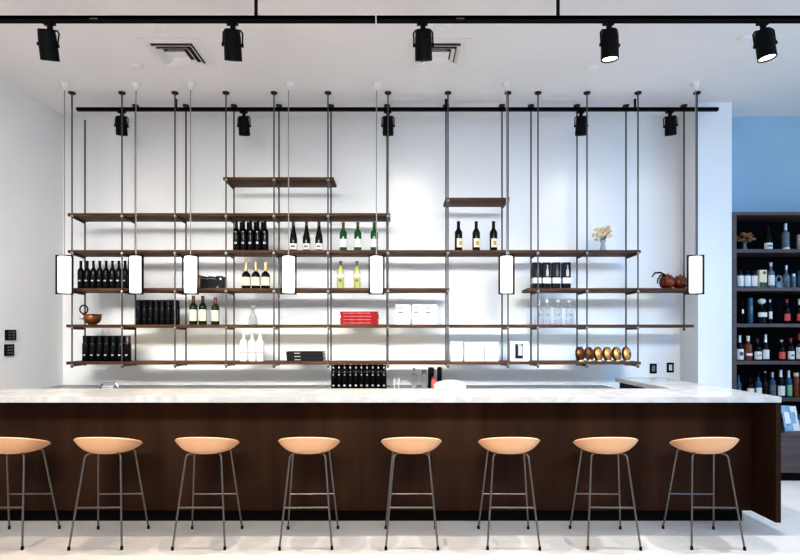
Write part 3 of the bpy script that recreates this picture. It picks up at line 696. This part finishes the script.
A = [  # row, px, kind, R, H, glass, label band, cap, ink, text, name, cat
 (0, 767.5, 'flute', .048, .265, 'blk_glass', (.04, .30, 'label'), (.8, 'blk_glass'), (.14, .2, 'print', .6), 'dark bottle with low white label on the cabinet top shelf', 'wine_bottle', 'bottle'),
 (0, 785.5, 'square', .040, .30, 'cool_glass', (.02, .1, 'label'), (.75, 'silver'), None, 'clear square-shouldered bottle on the cabinet top shelf', 'spirit_bottle', 'bottle'),
 (0, 800, 'tall', .032, .18, 'ink_glint', None, None, None, 'grey canister cut by the frame on the cabinet top shelf', 'canister', 'canister'),
 (1, 739.8, 'jar', .038, .195, 'blue_glass', (.1, .70, 'label'), (.78, 'blackbook'), None, 'white-labelled jar nearest the cabinet side, second shelf down', 'jar', 'jar'),
 (1, 747, 'jar', .036, .195, 'blue_glass', (.1, .70, 'label'), (.78, 'blackbook'), None, 'white-labelled jar, middle of three, second shelf down', 'jar', 'jar'),
 (1, 753.9, 'jar', .0345, .195, 'blue_glass', (.1, .70, 'label'), (.78, 'blackbook'), None, 'white-labelled jar next to the cream box', 'jar', 'jar'),
 (1, 770.8, 'spirit', .036, .285, 'cool_glass', (.1, .5, 'label'), (.86, 'whitebox'), None, 'clear bottle with white stopper beside the cream box', 'spirit_bottle', 'bottle'),
 (1, 786.2, 'round', .036, .255, 'cool_glass', None, (.8, 'silver'), None, 'pale blue slim-necked bottle beside the ring-shaped bottle', 'spirit_bottle', 'bottle'),
 (1, 793.4, 'jar', .026, .16, 'cool_glass', None, (.8, 'silver'), None, 'small pale jar on the second cabinet shelf', 'jar', 'jar'),
 (1, 800, 'jar', .036, .19, 'blue_glass', None, None, None, 'bluish jar cut by the frame on the second cabinet shelf', 'jar', 'jar'),
 (2, 742, 'tall', .020, .285, 'kick', (.4, .56, 'silver', .5), None, None, 'slim black tube on the third cabinet shelf', 'canister', 'canister'),
 (2, 750.2, 'tall', .028, .295, 'blue_glass', (.4, .65, 'cool_glass', .5), None, None, 'tall bright blue tube on the third cabinet shelf', 'canister', 'canister'),
 (2, 770, 'spirit', .022, .27, 'blk_glass', (.2, .5, 'label', 1.0), (.88, 'silver'), None, 'slim dark bottle with pale label on the third cabinet shelf', 'spirit_bottle', 'bottle'),
 (2, 786.7, 'spirit', .035, .275, 'blk_glass', (.12, .4, 'redlabel'), (.84, 'redcap'), None, 'dark bottle with red label and red cap, third shelf', 'spirit_bottle', 'bottle'),
 (2, 799.3, 'spirit', .035, .275, 'blk_glass', (.12, .4, 'redlabel'), (.76, 'silver'), None, 'dark bottle with red label and silver neck, third shelf', 'spirit_bottle', 'bottle'),
 (3, 739.6, 'spirit', .040, .28, 'blk_glass', (.04, .46, 'label'), (.72, 'silver'), (.2, .34, 'blue_glass', .5), 'white-labelled bottle nearest the cabinet side, fourth shelf', 'spirit_bottle', 'bottle'),
 (3, 748, 'spirit', .042, .275, 'amber', (.2, .3, 'label', .9), (.78, 'label'), None, 'amber bottle with white cap on the fourth cabinet shelf', 'spirit_bottle', 'bottle'),
 (3, 757.4, 'spirit', .042, .24, 'blk_glass', (.06, .42, 'label'), (.85, 'brownfoil'), (.2, .28, 'ink_glint', .6), 'shorter dark bottle with pale label on the fourth cabinet shelf', 'spirit_bottle', 'bottle'),
 (3, 765.4, 'flute', .037, .29, 'blk_glass', (.06, .42, 'label'), (.7, 'silver'), None, 'silver-necked bottle with white label on the fourth cabinet shelf', 'wine_bottle', 'bottle'),
 (3, 781.4, 'spirit', .036, .23, 'blk_glass', (.08, .42, 'redlabel'), (.9, 'silver'), None, 'dark bottle with red label on the fourth cabinet shelf', 'spirit_bottle', 'bottle'),
 (3, 790.4, 'spirit', .038, .25, 'dark_glass', (.06, .42, 'label'), (.84, 'redcap'), (.2, .27, 'print', .4), 'dark bottle with white label and red wax, fourth shelf', 'spirit_bottle', 'bottle'),
 (3, 799, 'spirit', .042, .30, 'dark_glass', (.06, .5, 'label'), (.76, 'redcap'), (.24, .32, 'print', .5), 'big white-labelled bottle cut by the frame, fourth shelf', 'spirit_bottle', 'bottle'),
 (4, 738.5, 'spirit', .030, .24, 'blue_glass', (.12, .4, 'cool_glass', .5), None, None, 'bluish bottle nearest the cabinet side, fifth shelf', 'spirit_bottle', 'bottle'),
 (4, 750, 'spirit', .040, .22, 'blk_glass', (.2, .45, 'label'), None, None, 'dark bottle with white label behind the marble edge, fifth shelf', 'spirit_bottle', 'bottle'),
 (4, 758.3, 'spirit', .034, .26, 'blue_glass', (.1, .4, 'label'), (.85, 'blk_glass'), None, 'bluish bottle with pale label on the fifth cabinet shelf', 'spirit_bottle', 'bottle'),
 (4, 765, 'round', .032, .285, 'dark_glass', None, (.94, 'silver'), None, 'plain dark bottle with pale top on the fifth cabinet shelf', 'spirit_bottle', 'bottle'),
 (4, 772.3, 'spirit', .034, .275, 'blue_glass', (.08, .5, 'cool_glass'), (.8, 'silver'), None, 'bottle with pale blue label on the fifth cabinet shelf', 'spirit_bottle', 'bottle'),
 (4, 780.6, 'claret', .041, .30, 'blk_glass', (.06, .42, 'label'), (.74, 'silver'), None, 'dark bottle with bright white label, silver neck, fifth shelf', 'wine_bottle', 'bottle'),
 (4, 788.6, 'claret', .033, .295, 'blue_glass', (.06, .46, 'greenpatch', .9), (.74, 'silver'), None, 'bottle with pale green label on the fifth cabinet shelf', 'wine_bottle', 'bottle'),
 (4, 796, 'jar', .032, .27, 'amber', None, (.85, 'pages'), None, 'brownish decanter near the frame edge, fifth shelf', 'decanter', 'decanter'),
]
for r, px, kind, R, H, gl, lab, cap, ink, text, nm, cat in A:
    bottle(kind, R, H, ab(px, RZ[r]), gl, text, cat, None, lab, cap, ink, nm)
t = thing('carton', 'cream box with dark round hole print on the second cabinet shelf', 'box', ab(761, RZ[1]))
bx('box_body', (-.041, .041, -.04, .04, 0, .20), M['cream'], t, bevel=.002)
bx('print', (-.041, .041, -.0415, -.04, 0, .062), M['dark_glass'], t)
b = bmesh.new(); lathe(b, [(0, 0), (.018, 0), (.018, .001), (0, .001)], 16, Matrix.Translation((.012, -.041, .168)) @ Matrix.Rotation(PI / 2, 4, 'X')); obj('print', b, M['print'], t)
t = thing('ring_bottle', 'ring-shaped pale glass bottle on the second cabinet shelf', 'bottle', ab(778.6, RZ[1]))
b = bmesh.new(); tube(b, [(.032 * math.cos(a), 0, .098 + .036 * math.sin(a)) for a in [2 * PI * k / 28 for k in range(29)]], .014, 10, cap=False); obj('ring', b, M['cool_glass'], t)
b = bmesh.new(); box(b, -.04, .04, -.025, .025, 0, .065); obj('base', b, M['cool_glass'], t, bevel=.006)
t = thing('round_decanter', 'round-stoppered dark bottle with white band on the third cabinet shelf', 'bottle', ab(761.6, RZ[2]))
b = bmesh.new(); lathe(b, [(0, 0), (.05, 0), (.052, .02), (.052, .13), (.04, .165), (.018, .185), (.015, .215), (0, .216)], 24); obj('body', b, M['blk_glass'], t)
b = bmesh.new(); lathe(b, [(.0532, .075), (.0532, .125)], 12, None, -PI / 2 - 1.25, -PI / 2 + 1.25); obj('label', b, M['label'], t)
b = bmesh.new(); lathe(b, [(0, .216), (.02, .22), (.04, .24), (.042, .255), (.03, .275), (0, .282)], 20); obj('stopper', b, M['label'], t)
# leaflets on the low cabinet
for i, (px, ang, m, w, h, lab) in enumerate([(786.5, .16, 'bluepaper', .09, .27, 'blue printed brochure leaning on the low cabinet'), (793, .2, 'label', .13, .26, 'white printed brochure leaning on the low cabinet'), (803, .1, 'blue_glass', .09, .16, 'small blue box cut by the frame on the low cabinet')]):
    t = thing('brochure' if i < 2 else 'small_box', lab, 'brochure' if i < 2 else 'box', (X(px, 5.98), 5.93 + .03 * i, .4885), (-.28 if i < 2 else 0, 0, 0))
    bx('cover', (-w / 2, w / 2, 0, .012 if i < 2 else .06, 0, h), M[m], t)
    bx('print', (-w * .3, w * .3, -.0012, 0, h * .3, h * .75), M['bluepaper' if i else 'label'], t)

# ------------------------------------------------------------------ light
def area(name, loc, target, sx, sy, e, col):
    l = bpy.data.lights.new(name, 'AREA'); l.shape = 'RECTANGLE'; l.size = sx; l.size_y = sy; l.energy = e; l.color = col
    o = bpy.data.objects.new(name, l); C.objects.link(o); o.location = loc
    o.rotation_euler = (Vector(target) - Vector(loc)).to_track_quat('-Z', 'Y').to_euler(); return o
l1 = area('room_light', (-.6, .2, 3.35), (-.5, 6.65, 1.25), 5.5, .5, 66, (1, 1, .94)); l1.data.spread = math.radians(50)
area('daylight', (6.7, 2.6, 2.3), (1.2, 6.2, 1.9), 3.2, 2.6, 135, (.45, .71, 1))
area('front_fill', (-1.2, -1.3, 1.9), (-.6, 5, 1.2), 6, 2.6, 32, (1, .84, .80))  # added warm fill from the open front, no window there
l2 = area('wash_blue', (4.2, .6, 3.2), (2.2, 6.65, 1.6), 2.0, .5, 12, (.05, .4, 1)); l2.data.spread = math.radians(60)  # added fill that tints the pillar side blue, no fixture
l3 = area('over_bar_fill', (.6, 2.6, 3.95), (.6, 3.9, 0), 4.5, .5, 12, (.78, .91, 1)); l3.data.spread = math.radians(110)  # added overhead fill for floor and stools, no fixture
l5 = area('left_wash', (-1.6, 1.2, 3.6), (-3.91, 5.0, 1.7), .8, .5, 14, (1, .96, .98)); l5.data.spread = math.radians(65)  # added fill to brighten the switch wall, no fixture
for nm, p0, p1, en, co in (('bay_fill_left', 90, 446, 1.25, (1, .86, .54)), ('bay_fill_right', 448, 636, .55, (.5, .8, 1))):  # added fills that brighten the lower shelf bays, not real LED strips
    x0, x1 = X(p0, 6.29), X(p1, 6.29)
    l4 = area(nm, ((x0 + x1) / 2, 6.285, S5 - ST - .006), ((x0 + x1) / 2, WD, S5 - ST - .2), x1 - x0, .02, en, co); l4.data.spread = math.radians(95)
w = bpy.data.worlds.new('world'); sc.world = w; w.use_nodes = True
bg = w.node_tree.nodes['Background']; bg.inputs['Color'].default_value = (.90, .93, 1, 1); bg.inputs['Strength'].default_value = .34

# ------------------------------------------------------------------ camera
cd = bpy.data.cameras.new('camera'); cam = bpy.data.objects.new('camera', cd); C.objects.link(cam)
cam.location = (0, 0, EYE); cam.rotation_euler = (PI / 2, 0, 0)
cd.sensor_width = 36; cd.lens = F / 800 * 36
cd.shift_x = (400 - CX) / 800; cd.shift_y = (HY - 280) / 800
cd.clip_start = .05
sc.camera = cam
sc.view_settings.view_transform = 'Standard'
sc.view_settings.look = 'Medium High Contrast'
sc.view_settings.exposure = -.12
